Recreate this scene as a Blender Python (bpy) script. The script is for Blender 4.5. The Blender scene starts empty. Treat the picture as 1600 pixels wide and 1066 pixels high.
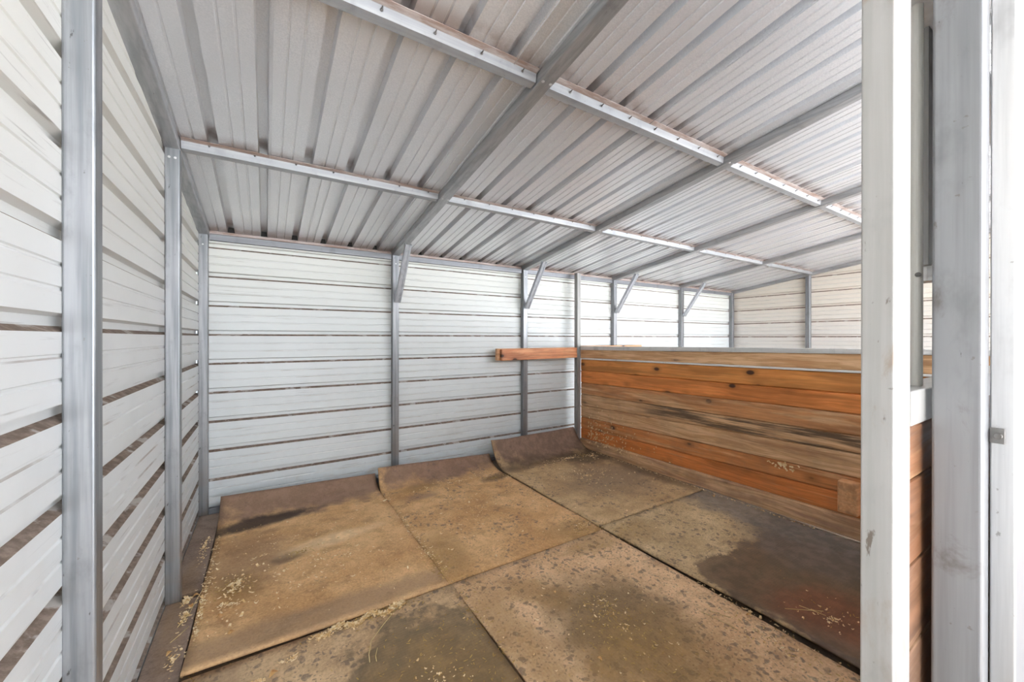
import bpy, bmesh, math, random
from mathutils import Vector, Matrix
random.seed(7)
S = bpy.context.scene
COL = S.collection

# ------------------------------------------------------------------ camera
CAM_H = 1.373
EYE = Vector((0.434, -3.8492, CAM_H))
yaw, pitch, roll = 0.5622, -0.0016, 0.0009
F = Vector((math.sin(yaw)*math.cos(pitch), math.cos(yaw)*math.cos(pitch), math.sin(pitch)))
R0 = Vector((math.cos(yaw), -math.sin(yaw), 0)); U0 = R0.cross(F)
RT = R0*math.cos(roll) + U0*math.sin(roll)
UP = -R0*math.sin(roll) + U0*math.cos(roll)
cd = bpy.data.cameras.new('camera')
cam = bpy.data.objects.new('camera', cd); COL.objects.link(cam)
cd.sensor_width = 36; cd.lens = 610.44/1600*36
cd.shift_y = -3.931/1600
cd.clip_start = 0.02; cd.clip_end = 500
m = Matrix((RT, UP, -F)).transposed().to_4x4(); m.translation = EYE
cam.matrix_world = m
S.camera = cam

# ------------------------------------------------------------------ world, light, exposure
S.view_settings.view_transform = 'Standard'
S.view_settings.look = 'None'
S.view_settings.gamma = 1
S.view_settings.use_curve_mapping = False
S.view_settings.exposure = 2.2
w = bpy.data.worlds.new('world'); S.world = w; w.use_nodes = True
nt = w.node_tree; nt.nodes.clear()
wo = nt.nodes.new('ShaderNodeOutputWorld'); bg = nt.nodes.new('ShaderNodeBackground')
tc = nt.nodes.new('ShaderNodeTexCoord'); sp = nt.nodes.new('ShaderNodeSeparateXYZ')
mr = nt.nodes.new('ShaderNodeMapRange'); cr = nt.nodes.new('ShaderNodeValToRGB')
nt.links.new(tc.outputs['Generated'], sp.inputs[0]); nt.links.new(sp.outputs['Z'], mr.inputs['Value'])
mr.inputs['From Min'].default_value = -0.1; mr.inputs['From Max'].default_value = 0.9
nt.links.new(mr.outputs[0], cr.inputs[0])
cr.color_ramp.elements[0].color = (1.0, 0.97, 0.93, 1); cr.color_ramp.elements[1].color = (0.62, 0.78, 1.0, 1)
nt.links.new(cr.outputs[0], bg.inputs['Color']); bg.inputs['Strength'].default_value = 1.5
nt.links.new(bg.outputs[0], wo.inputs['Surface'])
sd = bpy.data.lights.new('sun', 'SUN'); sd.energy = 13.0; sd.angle = 0.3; sd.color = (1, 0.98, 0.96)
sun = bpy.data.objects.new('sun', sd); COL.objects.link(sun)
sun.rotation_euler = (math.radians(30), 0, math.radians(-8))   # high sun in front of the open side: lights the ground outside

# ------------------------------------------------------------------ node helpers
class NT:
    def __init__(s, name, rough=0.6, metal=0.0):
        s.m = bpy.data.materials.new(name); s.m.use_nodes = True
        s.t = s.m.node_tree; s.b = s.t.nodes['Principled BSDF']
        s.b.inputs['Roughness'].default_value = rough; s.b.inputs['Metallic'].default_value = metal
        s.pos = s.n('ShaderNodeNewGeometry').outputs['Position']
    def n(s, k): return s.t.nodes.new(k)
    def l(s, a, b):
        if isinstance(a, (int, float)): b.default_value = a
        elif isinstance(a, tuple): b.default_value = a if len(a) == 4 or b.type == 'VECTOR' else (*a, 1)
        else: s.t.links.new(a, b)
    def obj(s): return s.n('ShaderNodeTexCoord').outputs['Object']
    def scale(s, v, sc, loc=(0, 0, 0)):
        q = s.n('ShaderNodeMapping'); s.l(v, q.inputs['Vector']); q.inputs['Scale'].default_value = sc
        q.inputs['Location'].default_value = loc; return q.outputs[0]
    def noise(s, v, sc, det=4, ro=0.55, dist=0):
        q = s.n('ShaderNodeTexNoise'); s.l(v, q.inputs['Vector']); q.inputs['Scale'].default_value = sc
        q.inputs['Detail'].default_value = det; q.inputs['Roughness'].default_value = ro
        q.inputs['Distortion'].default_value = dist; return q.outputs['Fac']
    def voro(s, v, sc, rnd=1.0, out='Distance'):
        q = s.n('ShaderNodeTexVoronoi'); s.l(v, q.inputs['Vector']); q.inputs['Scale'].default_value = sc
        q.inputs['Randomness'].default_value = rnd; return q.outputs[out]
    def rng(s, v, a, b, c=0.0, d=1.0, smooth=True):
        q = s.n('ShaderNodeMapRange'); s.l(v, q.inputs['Value'])
        if smooth: q.interpolation_type = 'SMOOTHSTEP'
        q.inputs['From Min'].default_value = a; q.inputs['From Max'].default_value = b
        q.inputs['To Min'].default_value = c; q.inputs['To Max'].default_value = d; return q.outputs[0]
    def math(s, op, a, b=0.0):
        q = s.n('ShaderNodeMath'); q.operation = op; s.l(a, q.inputs[0]); s.l(b, q.inputs[1]); return q.outputs[0]
    def mul(s, a, b): return s.math('MULTIPLY', a, b)
    def add(s, a, b): return s.math('ADD', a, b)
    def mx(s, a, b): return s.math('MAXIMUM', a, b)
    def mix(s, f, a, b, mode='MIX'):
        q = s.n('ShaderNodeMix'); q.data_type = 'RGBA'; q.blend_type = mode
        s.l(f, q.inputs[0]); s.l(a, q.inputs[6]); s.l(b, q.inputs[7]); return q.outputs[2]
    def xyz(s, v=None):
        q = s.n('ShaderNodeSeparateXYZ'); s.l(v or s.pos, q.inputs[0]); return q.outputs
    def comb(s, x, y, z):
        q = s.n('ShaderNodeCombineXYZ'); s.l(x, q.inputs[0]); s.l(y, q.inputs[1]); s.l(z, q.inputs[2]); return q.outputs[0]
    def bump(s, h, st=0.3, dist=0.01):
        q = s.n('ShaderNodeBump'); s.l(h, q.inputs['Height']); q.inputs['Strength'].default_value = st
        q.inputs['Distance'].default_value = dist; s.l(q.outputs[0], s.b.inputs['Normal'])
    def col(s, c): s.l(c, s.b.inputs['Base Color']); return s.m
    def rough(s, r): s.l(r, s.b.inputs['Roughness'])

# ------------------------------------------------------------------ materials
def mat_wall(name, axis, tint=(0.66, 0.685, 0.69)):
    """white painted sheet steel with grime in long horizontal streaks"""
    k = NT(name, 0.42)
    x = k.xyz()
    along = x[axis]
    streak = k.comb(k.mul(along, 2.2), k.mul(x[2], 70), 0.0)
    n1 = k.noise(streak, 1.0, 5, 0.6)
    patch = k.noise(k.pos, 1.3, 3)
    line = k.mul(k.rng(n1, 0.60, 0.72), k.rng(patch, 0.40, 0.62))
    blot = k.noise(k.pos, 3.0, 6, 0.6)
    low = k.rng(x[2], 0.0, 0.75, 1.0, 0.0)
    c = k.mix(k.rng(blot, 0.45, 0.75), tint, tuple(v*0.93 for v in tint))
    warm_bounce = k.mul(k.rng(x[2], 1.3, 2.1), 0.8)  # warm bounce light painted into the upper wall colour
    c = k.mix(warm_bounce, c, (tint[0]*1.02, tint[1]*0.975, tint[2]*0.89))
    c = k.mix(k.mul(line, 0.60), c, (0.22, 0.205, 0.19))
    sp1 = k.noise(k.pos, 42, 4, 0.65)
    spm = k.mul(k.rng(sp1, 0.66, 0.71), k.rng(k.noise(k.pos, 2.6, 3), 0.46, 0.62))
    c = k.mix(k.mul(spm, k.add(k.mul(low, 0.9), 0.2)), c, (0.20, 0.12, 0.06))
    dirt = k.mul(k.rng(k.noise(k.scale(k.pos, (1, 1, 2)), 5, 5), 0.5, 0.75), k.rng(x[2], 0.0, 0.35, 0.7, 0.0))
    c = k.mix(dirt, c, (0.45, 0.36, 0.27))
    k.bump(k.noise(k.pos, 4, 2), 0.05, 0.01)
    return k.col(c)
M_WL = mat_wall('white_wall_steel_left', 1)
M_WB = mat_wall('white_wall_steel_back', 0, (0.68, 0.725, 0.735))
M_WR = mat_wall('cream_wall_steel_right', 1, (0.70, 0.685, 0.645))

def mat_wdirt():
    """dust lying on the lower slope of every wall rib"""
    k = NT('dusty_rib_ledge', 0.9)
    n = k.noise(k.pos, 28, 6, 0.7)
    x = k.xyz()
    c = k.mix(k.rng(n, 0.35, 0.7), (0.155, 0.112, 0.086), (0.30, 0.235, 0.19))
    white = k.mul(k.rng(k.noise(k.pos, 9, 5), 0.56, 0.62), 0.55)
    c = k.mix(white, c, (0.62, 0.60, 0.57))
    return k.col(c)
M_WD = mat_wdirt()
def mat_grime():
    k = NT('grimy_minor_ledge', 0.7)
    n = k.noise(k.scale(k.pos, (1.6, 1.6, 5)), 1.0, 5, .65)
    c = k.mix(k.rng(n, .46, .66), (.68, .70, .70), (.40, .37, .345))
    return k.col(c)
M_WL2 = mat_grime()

def mat_roof():
    k = NT('galvanised_roof_sheet', 0.36, 0.5)
    sp = k.noise(k.pos, 160, 2, 0.5)
    big = k.noise(k.pos, 2.0, 3)
    c = k.mix(k.rng(sp, 0.3, 0.7), (0.72, 0.735, 0.755), (0.82, 0.83, 0.845))
    c = k.mix(k.rng(big, 0.4, 0.7), c, (0.74, 0.755, 0.775))
    # brown dust clings to the sheet next to the purlins and the eave
    x = k.xyz()
    def near(y, wd): return k.rng(k.math('ABSOLUTE', k.math('SUBTRACT', x[1], y)), 0.02, wd, 1.0, 0.0)
    d = k.mx(near(-0.02, 0.20), k.mx(near(-1.26, 0.12), near(-2.44, 0.12)))
    d = k.mul(d, k.rng(k.noise(k.pos, 9, 5), 0.32, 0.62, 0.25, 1.0))
    c = k.mix(k.mul(d, 0.72), c, (0.33, 0.255, 0.225))
    k.rough(k.rng(big, 0.3, 0.7, 0.28, 0.36))
    return k.col(c)
M_ROOF = mat_roof()

def mat_galv(name, a, b, metal=0.35, rough=0.45, axis='z', seed=0, dirt=0.0, smudge=None):
    k = NT(name, rough, metal)
    o = k.obj() if axis != 'w' else k.pos
    sc = {'z': (38, 38, 1.2), 'x': (1.2, 38, 38), 'y': (38, 1.2, 38), 'w': (6, 6, 6)}[axis]
    st = k.noise(k.scale(o, sc, (seed, seed, 0)), 1, 4, 0.6)
    bl = k.noise(k.scale(o, (1, 1, .5), (0, 0, seed*3.1)), 9, 5, 0.65)
    c = k.mix(k.rng(st, 0.35, 0.65), a, b)
    c = k.mix(k.mul(k.rng(bl, 0.52, 0.72), 0.45), c, tuple(v*0.62 for v in a))
    sm = k.noise(o, 60, 3)
    c = k.mix(k.mul(k.rng(sm, 0.70, 0.76), 0.5), c, (0.14, 0.11, 0.09))
    if smudge:
        s1 = k.noise(k.scale(o, (9, 9, 5), (seed*1.7, 0, seed)), 1, 6, .68, .6)
        s2 = k.noise(k.scale(o, (2, 2, 1.1), (0, seed, 0)), 1, 2)
        c = k.mix(k.mul(k.mul(k.rng(s1, .54, .68), k.rng(s2, .42, .6)), smudge[1]), c, smudge[0])
        s3 = k.noise(k.scale(o, (40, 40, 16), (seed, seed, 1)), 1, 4, .6)
        c = k.mix(k.mul(k.rng(s3, .67, .72), .75), c, tuple(v*.35 for v in smudge[0]))
    if dirt:
        g = k.mul(k.rng(k.xyz(k.pos)[2], 0.0, 0.5, 1.0, 0.0), k.rng(k.noise(o, 7, 5), 0.35, 0.65))
        c = k.mix(k.mul(g, dirt), c, (0.30, 0.22, 0.15))
    k.bump(bl, 0.04, 0.01)
    return k.col(c)
M_POST = mat_galv('galvanised_post', (0.21, 0.225, 0.24), (0.34, 0.35, 0.365), 0.6, 0.38, dirt=0.5, smudge=((.17, .165, .16), .5))
M_RAFT = mat_galv('galvanised_rafter', (0.34, 0.355, 0.365), (0.46, 0.47, 0.48), 0.6, 0.36, axis='y')
M_PURL = mat_galv('galvanised_purlin', (0.30, 0.315, 0.33), (0.40, 0.405, 0.41), 0.2, 0.4, axis='x')
M_EAVE = mat_galv('galvanised_eave', (0.22, 0.23, 0.25), (0.30, 0.31, 0.33), axis='x')
M_BRACE = mat_galv('galvanised_brace', (0.40, 0.43, 0.47), (0.52, 0.55, 0.59), 0.25, 0.4)
M_JAMB = mat_galv('white_jamb_paint', (0.42, 0.412, 0.39), (0.49, 0.48, 0.46), 0.05, 0.35, seed=4, dirt=0.25, smudge=((.34, .23, .14), .6))
M_JAMB2 = mat_galv('grey_door_post', (0.23, 0.235, 0.245), (0.31, 0.315, 0.325), 0.15, 0.4, seed=9, dirt=0.5, smudge=((.12, .09, .075), .75))
M_PIPE = mat_galv('cream_pipe', (0.66, 0.65, 0.60), (0.76, 0.75, 0.70), 0.05, 0.4)
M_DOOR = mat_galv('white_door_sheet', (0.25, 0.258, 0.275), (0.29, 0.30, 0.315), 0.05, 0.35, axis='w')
M_RAIL = mat_galv('weathered_rail', (0.60, 0.61, 0.60), (0.74, 0.74, 0.72), 0.25, 0.5, axis='y')
M_WHITE = mat_galv('white_strip', (0.80, 0.80, 0.80), (0.86, 0.86, 0.86), 0.1, 0.4, axis='y')
M_PPOST = mat_galv('weathered_post', (0.27, 0.27, 0.26), (0.36, 0.36, 0.345), 0.3, 0.5, dirt=.4)
M_SCREW = mat_galv('screw_steel', (0.16, 0.15, 0.14), (0.25, 0.24, 0.23), 0.6, 0.4)
M_BOLT = mat_galv('bolt_zinc', (0.6, 0.6, 0.6), (0.75, 0.75, 0.75), 0.6, 0.35)

def mat_flange():
    k = NT('rusty_dusty_flange', 0.8, 0.1)
    n = k.noise(k.scale(k.pos, (6, 30, 30)), 1, 5, .65)
    return k.col(k.mix(k.rng(n, .35, .65), (0.36, 0.26, 0.215), (0.58, 0.52, 0.49)))
M_FLG = mat_flange()

def mat_wood(name, a, b, weather=0.0, seed=0.0, axis=1, dirt=0.0, char=None):
    k = NT(name, 0.55)
    x = k.xyz()
    al, ac = x[axis], x[2]
    oth = x[0] if axis == 1 else x[1]
    base = k.comb(k.add(k.mul(al, 1.0), seed*3.7), k.add(k.mul(ac, 7.0), seed*1.3), k.mul(oth, 7.0))
    warp = k.noise(base, 1.6, 3)
    grain = k.noise(k.comb(k.add(k.mul(al, 2.5), seed), k.add(k.mul(ac, 70), k.mul(warp, 9)), k.mul(oth, 70)), 1, 5, .6)
    c = k.mix(k.rng(grain, .3, .7), a, b)
    c = k.mix(k.mul(k.rng(warp, .46, .66), .6), c, tuple(v*.55 for v in a))
    g2 = k.noise(k.comb(k.add(k.mul(al, 1.1), seed*7), k.mul(ac, 34), 0.0), 1, 6, .7)
    c = k.mix(k.mul(k.rng(g2, .52, .66), .45), c, tuple(v*.42 for v in a))
    # knots
    kv = k.comb(k.add(k.mul(al, 4.2), seed*5.1), k.add(k.mul(ac, 7.2), seed*2.9), 0.0)
    d = k.voro(kv, 1.0)
    vc = k.xyz(k.voro(kv, 1.0, out='Color'))[0]
    keep = k.rng(vc, .34, .36)
    ring = k.add(d, k.mul(k.math('SUBTRACT', warp, .5), .10))
    knot = k.mul(k.rng(ring, .10, .17, 1.0, 0.0), keep)
    halo = k.mul(k.rng(ring, .12, .36, .6, 0.0), keep)
    c = k.mix(halo, c, tuple(v*.5 for v in a))
    c = k.mix(knot, c, (0.07, 0.025, 0.012))
    if weather:
        wn = k.noise(k.comb(k.add(k.mul(al, 1.3), seed*2), k.mul(ac, 18), 0.0), 1, 5, .6)
        wm = k.rng(wn, .62-.35*weather, .80-.30*weather)
        wc = k.mix(k.rng(grain, .35, .65), (0.60, 0.34, 0.16), (0.86, 0.58, 0.33))
        c = k.mix(k.mul(wm, .85), c, wc)
    if char:
        y0, y1 = char
        mid = k.mul(k.rng(al, y0, y0+.35), k.rng(al, y1-.5, y1, 1, 0))
        cn = k.noise(k.comb(k.mul(al, 2.0), k.mul(ac, 38), seed), 1, 5, .65)
        c = k.mix(k.mul(k.mul(mid, k.rng(cn, .40, .60)), .88), c, (0.055, 0.032, 0.02))
    if dirt:
        dn = k.noise(k.pos, 6, 5, .6)
        c = k.mix(k.mul(k.rng(dn, .4, .7), dirt), c, (0.21, 0.15, 0.105))
    k.bump(grain, .15, .004)
    k.rough(k.rng(grain, .3, .7, .42, .62))
    return k.col(c)

def mat_floor(name, base_a, base_b, blotch=0.5, stains=(), seed=0.0, plate=True):
    """dusty rubber: tan dust over grey rubber; stains = (x, y, rx, ry, rot, (r,g,b), strength, softness)"""
    k = NT(name, 0.8)
    n1 = k.noise(k.pos, 2.3, 6, .6); n2 = k.noise(k.pos, 14, 5, .65); n3 = k.noise(k.pos, 90, 3, .6)
    c = k.mix(k.rng(n1, .35, .65), base_a, base_b)
    c = k.mix(k.mul(k.rng(n2, .42, .68), .35), c, tuple(v*.62 for v in base_a))
    n4 = k.noise(k.scale(k.pos, (1, 1.6, 1), (seed+3, 5, 0)), 4.2, 6, .66)
    c = k.mix(k.mul(k.rng(n4, .50, .70), .5), c, (base_a[0]*.50, base_a[1]*.47, base_a[2]*.46))
    # grey worn blotches
    warp = k.n('ShaderNodeVectorMath'); warp.operation = 'ADD'
    wn = k.n('ShaderNodeTexNoise'); k.l(k.pos, wn.inputs['Vector']); wn.inputs['Scale'].default_value = 24
    sc = k.n('ShaderNodeVectorMath'); sc.operation = 'SCALE'; k.l(wn.outputs['Color'], sc.inputs[0]); sc.inputs['Scale'].default_value = .06
    k.l(k.pos, warp.inputs[0]); k.l(sc.outputs[0], warp.inputs[1])
    dd = k.voro(warp.outputs[0], 20); d2 = k.voro(warp.outputs[0], 50)
    area = k.rng(k.noise(k.scale(k.pos, (1, 1, 1), (seed, 0, 0)), 4.5, 5, .65), .66-blotch*.36, .76-blotch*.36)
    spots = k.mul(k.mx(k.rng(dd, .22, .34, 1, 0), k.rng(d2, .20, .32, .9, 0)), area)
    c = k.mix(k.mul(spots, .70), c, (0.13, 0.10, 0.085))
    c = k.mix(k.mul(k.rng(n3, .5, .75), .35), c, tuple(min(.95, v*1.35) for v in base_b))
    c = k.mix(k.mul(k.rng(n3, .5, .28), .45), c, tuple(v*.5 for v in base_a))
    x = k.xyz()
    en = k.noise(k.pos, 5.5, 5, .62)
    wet = None
    for (cx, cy, rx, ry, ro, colr, st, soft) in stains:
        ca, sa = math.cos(ro), math.sin(ro)
        dx = k.math('SUBTRACT', x[0], cx); dy = k.math('SUBTRACT', x[1], cy)
        u = k.mul(k.add(k.mul(dx, ca), k.mul(dy, sa)), 1/rx)
        v = k.mul(k.add(k.mul(dx, -sa), k.mul(dy, ca)), 1/ry)
        r2 = k.math('SQRT', k.add(k.mul(u, u), k.mul(v, v)))
        r2 = k.add(r2, k.mul(k.math('SUBTRACT', en, .5), 1.3))
        mk = k.mul(k.rng(r2, 1-soft, 1+soft, 1, 0), st)
        tex = k.mix(k.rng(n2, .4, .65), colr, tuple(v*1.5 for v in colr))
        c = k.mix(mk, c, tex)
        if soft <= .15: wet = mk if wet is None else k.mx(wet, mk)
    if wet is not None: k.rough(k.rng(wet, 0, 1, .82, .38, False))
    h = k.add(k.mul(n2, .5), k.mul(n3, .3))
    if plate:
        ch = k.n('ShaderNodeTexVoronoi'); k.l(k.pos, ch.inputs['Vector']); ch.inputs['Scale'].default_value = 70; ch.inputs['Randomness'].default_value = .15
        h = k.add(h, k.mul(ch.outputs['Distance'], .6))
    k.bump(h, .35, .006)
    return k.col(c)

TA, TB = (0.60, 0.335, 0.14), (0.80, 0.50, 0.245)
GA, GB = (0.68, 0.42, 0.225), (0.88, 0.60, 0.36)
DK = (0.10, 0.064, 0.038); OL = (0.27, 0.16, 0.055); CURL = (0.18, 0.112, 0.085)
M_MAT1 = mat_floor('dusty_mat_left', TA, TB, .15, [
    (.7, -.05, 1.1, .36, 0, CURL, .85, .25), (.38, -.45, .34, .09, .15, (0.035, .022, .02), .9, .35),
    (.55, -1.08, .11, .06, .3, DK, .7, .5), (.8, -.98, .26, .07, .15, (.75, .56, .33), .7, .6),
    (.30, -1.25, .10, .14, .2, OL, .5, .5), (.6, -1.75, .9, .10, 0, (.19, .14, .10), .5, .5),
    (.35, -.95, .2, .3, 0, (.17, .105, .07), .45, .6)], plate=False)
M_MAT2 = mat_floor('dusty_mat_middle', TA, TB, .55, [
    (1.9, -.05, .75, .33, 0, CURL, .85, .25), (2.33, -.55, .16, .07, .2, DK, .75, .5),
    (1.6, -.42, .2, .07, 0, OL, .5, .5), (2.3, -1.75, .2, .12, 0, OL, .55, .6), (1.4, -1.55, .12, .3, 0, OL, .5, .6),
    (1.55, -.62, .14, .07, 0, CURL, .5, .5)], 2.0, plate=False)
M_MAT3 = mat_floor('dusty_mat_corner', (.50, .33, .165), (.66, .46, .25), .6, [
    (3.1, -.10, .8, .32, 0, CURL, .9, .2), (3.1, -.42, .8, .10, 0, DK, .7, .5), (3.55, -.55, .35, .20, 0, DK, .85, .5),
    (3.3, -1.15, .5, .35, 0, (.15, .11, .085), .55, .6), (2.6, -.50, .12, .07, 0, DK, .5, .5),
    (3.7, -1.2, .1, .7, 0, DK, .55, .6)], 4.0)
M_MAT4 = mat_floor('wet_mat_left', (.50, .33, .18), (.68, .48, .28), .7, [
    (1.02, -2.55, .43, .56, 0, (.14, .098, .052), .93, .10), (1.05, -2.4, .3, .3, 0, OL, .45, .5),
    (.25, -2.2, .14, .4, 0, (.16, .11, .075), .5, .6)], 6.0)
M_MAT5 = mat_floor('patterned_mat_middle', GA, GB, .95, [
    (1.86, -2.50, .30, .33, .5, (.19, .125, .062), .85, .45), (1.66, -2.18, .22, .10, -.9, OL, .5, .5),
    (1.75, -2.85, .35, .3, 0, OL, .7, .6), (1.4, -2.3, .09, .4, 0, OL, .5, .6), (2.3, -1.95, .2, .1, 0, OL, .5, .6)], 8.0)
M_MAT6 = mat_floor('wet_mat_right', (.52, .37, .20), (.70, .52, .30), .8, [
    (3.0, -3.05, .62, .58, .3, (.115, .078, .05), .93, .12), (2.68, -2.6, .22, .16, .6, (.12, .082, .052), .85, .12),
    (3.62, -2.4, .22, .95, 0, (.19, .165, .145), .8, .4), (3.45, -2.75, .35, .4, 0, (.13, .11, .095), .8, .4),
    (2.75, -3.08, .26, .24, 0, (.20, .075, .04), .8, .5), (2.6, -2.0, .2, .15, 0, OL, .4, .6),
    (2.55, -3.4, .1, .4, 0, (.14, .11, .08), .6, .5)], 10.0)
M_STRIP = mat_floor('side_strip', (.25, .175, .135), (.34, .25, .195), .1, [(.07, -1.3, .05, .5, 0, OL, .3, .5)], 12, plate=False)
M_DIRT = mat_floor('dirt_base', (.13, .09, .06), (.20, .14, .09), .2, [], 14, plate=False)
def mat_ground():
    k = NT('sandy_ground', .95)
    c = k.mix(k.rng(k.noise(k.pos, 3, 6), .35, .65), (.46, .47, .49), (.54, .55, .57))
    return k.col(c)
M_GROUND = mat_ground()
def flat(name, a, b, sc=40, rough=.7):
    k = NT(name, rough); return k.col(k.mix(k.rng(k.noise(k.pos, sc, 3), .35, .65), a, b))
M_SHAV = flat('pine_shaving', (.72, .47, .20), (.93, .77, .50), 60)
M_HAY = flat('hay_litter', (.34, .20, .05), (.60, .40, .12), 30)
M_LEAF = flat('dry_leaf', (.62, .30, .10), (.75, .48, .20), 50)
M_STALK = flat('straw', (.62, .47, .2), (.72, .58, .3), 20)
M_RED = flat('red_foam', (.45, .08, .05), (.6, .3, .22), 60)
M_BLACK = flat('gap_shade_black', (.02, .018, .016), (.03, .026, .022), 10)

# ------------------------------------------------------------------ mesh helpers
def link_mesh(name, verts, faces, mats, parent=None, midx=None, loc=None, smooth=False):
    me = bpy.data.meshes.new(name)
    if loc is not None: verts = [(v[0]-loc[0], v[1]-loc[1], v[2]-loc[2]) for v in verts]
    me.from_pydata([tuple(v) for v in verts], [], faces)
    for q in (mats if isinstance(mats, (list, tuple)) else [mats]): me.materials.append(q)
    if midx:
        for p, i in zip(me.polygons, midx): p.material_index = i
    me.validate()
    bm = bmesh.new(); bm.from_mesh(me); 
    if not midx: bmesh.ops.recalc_face_normals(bm, faces=bm.faces)
    bm.to_mesh(me); bm.free()
    if smooth:
        for p in me.polygons: p.use_smooth = True
    o = bpy.data.objects.new(name, me); COL.objects.link(o)
    if loc is not None: o.location = loc
    if parent is not None: o.parent = parent
    return o
def tag(o, label, cat, group=None, kind=None):
    if label: o['label'] = label
    if cat: o['category'] = cat
    if group: o['group'] = group
    if kind: o['kind'] = kind
    return o
def empty(name, loc, label, cat, group=None):
    o = bpy.data.objects.new(name, None); COL.objects.link(o); o.location = loc
    o.empty_display_size = .1
    return tag(o, label, cat, group)
def rel(parent, verts):
    p = parent.location; return [(v[0]-p[0], v[1]-p[1], v[2]-p[2]) for v in verts]

def rrect(w_, h_, r, n=3):
    pts = []
    for cx, cy, a0 in ((w_/2-r, h_/2-r, 0), (-w_/2+r, h_/2-r, 90), (-w_/2+r, -h_/2+r, 180), (w_/2-r, -h_/2+r, 270)):
        for i in range(n+1):
            a = math.radians(a0+90*i/n); pts.append((cx+r*math.cos(a), cy+r*math.sin(a)))
    return pts
def sweep(prof, p0, p1, ux, uy, cap=True):
    """closed profile swept from p0 to p1 with cross axes ux, uy (ends keep those axes: mitre by axes)"""
    p0, p1, ux, uy = map(Vector, (p0, p1, ux, uy))
    n = len(prof)
    v = [p0+ux*a+uy*b for a, b in prof] + [p1+ux*a+uy*b for a, b in prof]
    f = [(i, (i+1) % n, n+(i+1) % n, n+i) for i in range(n)]
    if cap: f += [tuple(range(n))[::-1], tuple(range(n, 2*n))]
    return v, f
def box(x0, x1, y0, y1, z0, z1):
    v = [(x, y, z) for z in (z0, z1) for x, y in ((x0, y0), (x1, y0), (x1, y1), (x0, y1))]
    f = [(3, 2, 1, 0), (4, 5, 6, 7), (0, 1, 5, 4), (1, 2, 6, 5), (2, 3, 7, 6), (3, 0, 4, 7)]
    return v, f
def bbox_obj(name, b, mat, parent=None, bev=.002, slope=0.0, y0s=0.0):
    v, f = box(*b)
    if slope: v = [(a, c, d+slope*(c-y0s)) for a, c, d in v]
    me_loc = None
    if parent is not None: v = rel(parent, v)
    else: me_loc = ((b[0]+b[1])/2, (b[2]+b[3])/2, b[4])
    o = link_mesh(name, v, f, mat, parent, loc=me_loc)
    if bev:
        md = o.modifiers.new('bevel', 'BEVEL'); md.width = bev; md.segments = 2
    return o
def join(*vf):
    V, FF = [], []
    for v, f in vf:
        n = len(V); V += list(v); FF += [tuple(i+n for i in q) for q in f]
    return V, FF
def cyl(p0, p1, r, n=16):
    p0, p1 = Vector(p0), Vector(p1); d = (p1-p0).normalized()
    a = d.orthogonal().normalized(); b = d.cross(a)
    return sweep([(r*math.cos(2*math.pi*i/n), r*math.sin(2*math.pi*i/n)) for i in range(n)], p0, p1, a, b)
def screw_vf(p, d, r=.004, h=.003):
    p = Vector(p); d = Vector(d).normalized()
    return join(cyl(p, p+d*h*.4, r*1.5, 12), cyl(p+d*h*.4, p+d*h, r, 6))

# ------------------------------------------------------------------ main dimensions
PITCH = .2286
Z3 = .0138 + CAM_H                      # lower lip of the rib at eye level
RIBZ = [Z3+(3-k)*PITCH for k in range(-7, 10)]
W = 7.546                               # room width
RZ0, RS = .835+CAM_H, .1455             # roof underside: z = RZ0 - RS*y
YF = -7.0                               # front end of roof and left wall, lengthened unseen to even the light
def roofz(y): return RZ0-RS*y

# ------------------------------------------------------------------ walls (ribbed sheets)
def wall_profile():
    """[(z, depth outward, material of the strip that ENDS here)] from bottom to top"""
    pr = [(-.02, 0, 0)]
    zs = sorted(RIBZ)
    for i, zk in enumerate(zs):
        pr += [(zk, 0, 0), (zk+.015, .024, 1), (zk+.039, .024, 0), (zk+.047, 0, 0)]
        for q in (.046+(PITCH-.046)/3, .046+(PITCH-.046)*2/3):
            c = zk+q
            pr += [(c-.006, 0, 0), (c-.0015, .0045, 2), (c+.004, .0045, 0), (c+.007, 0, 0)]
    return pr
PR = wall_profile()
def wall(name, kind, mat):
    V, FC, MI = [], [], []
    for (za, da, _), (zb, db, mi) in zip(PR, PR[1:]):
        if kind == 'back':
            if za > roofz(0)-.002: continue
            zb_ = min(zb, roofz(0)); 
            q = [(-.03, da, za), (W+.03, da, za), (W+.03, db, zb_), (-.03, db, zb_)]
        else:
            def yend(z): return 0.02 if z <= roofz(0) else (RZ0-z)/RS
            ya, yb = yend(za), yend(zb)
            lim = YF if kind == 'left' else -3.6  # right wall ends early, unseen, to let ground light in
            if ya < lim: continue
            yb = max(yb, lim)
            X = -1 if kind == 'left' else 1
            x0 = 0 if kind == 'left' else W
            yf = YF if kind == 'left' else -3.6
            q = [(x0+X*da, yf, za), (x0+X*da, ya, za), (x0+X*db, yb, zb), (x0+X*db, yf, zb)]
            if kind == 'left': q = q[::1]
        n = len(V); V += q; FC.append((n, n+1, n+2, n+3)); MI.append(mi)
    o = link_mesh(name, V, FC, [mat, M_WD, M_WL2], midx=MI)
    return tag(o, None, None, kind='structure')
wall('wall_back', 'back', M_WB); wall('wall_left', 'left', M_WL); wall('wall_right', 'right', M_WR)

v, f = box(-.08, -.03, -11, YF-.02, -.02, 3.0)  # unseen wall added to block sky light from the left
link_mesh('wall_light_block', v, f, M_WL, loc=(0, 0, 0))['kind'] = 'structure'

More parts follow.
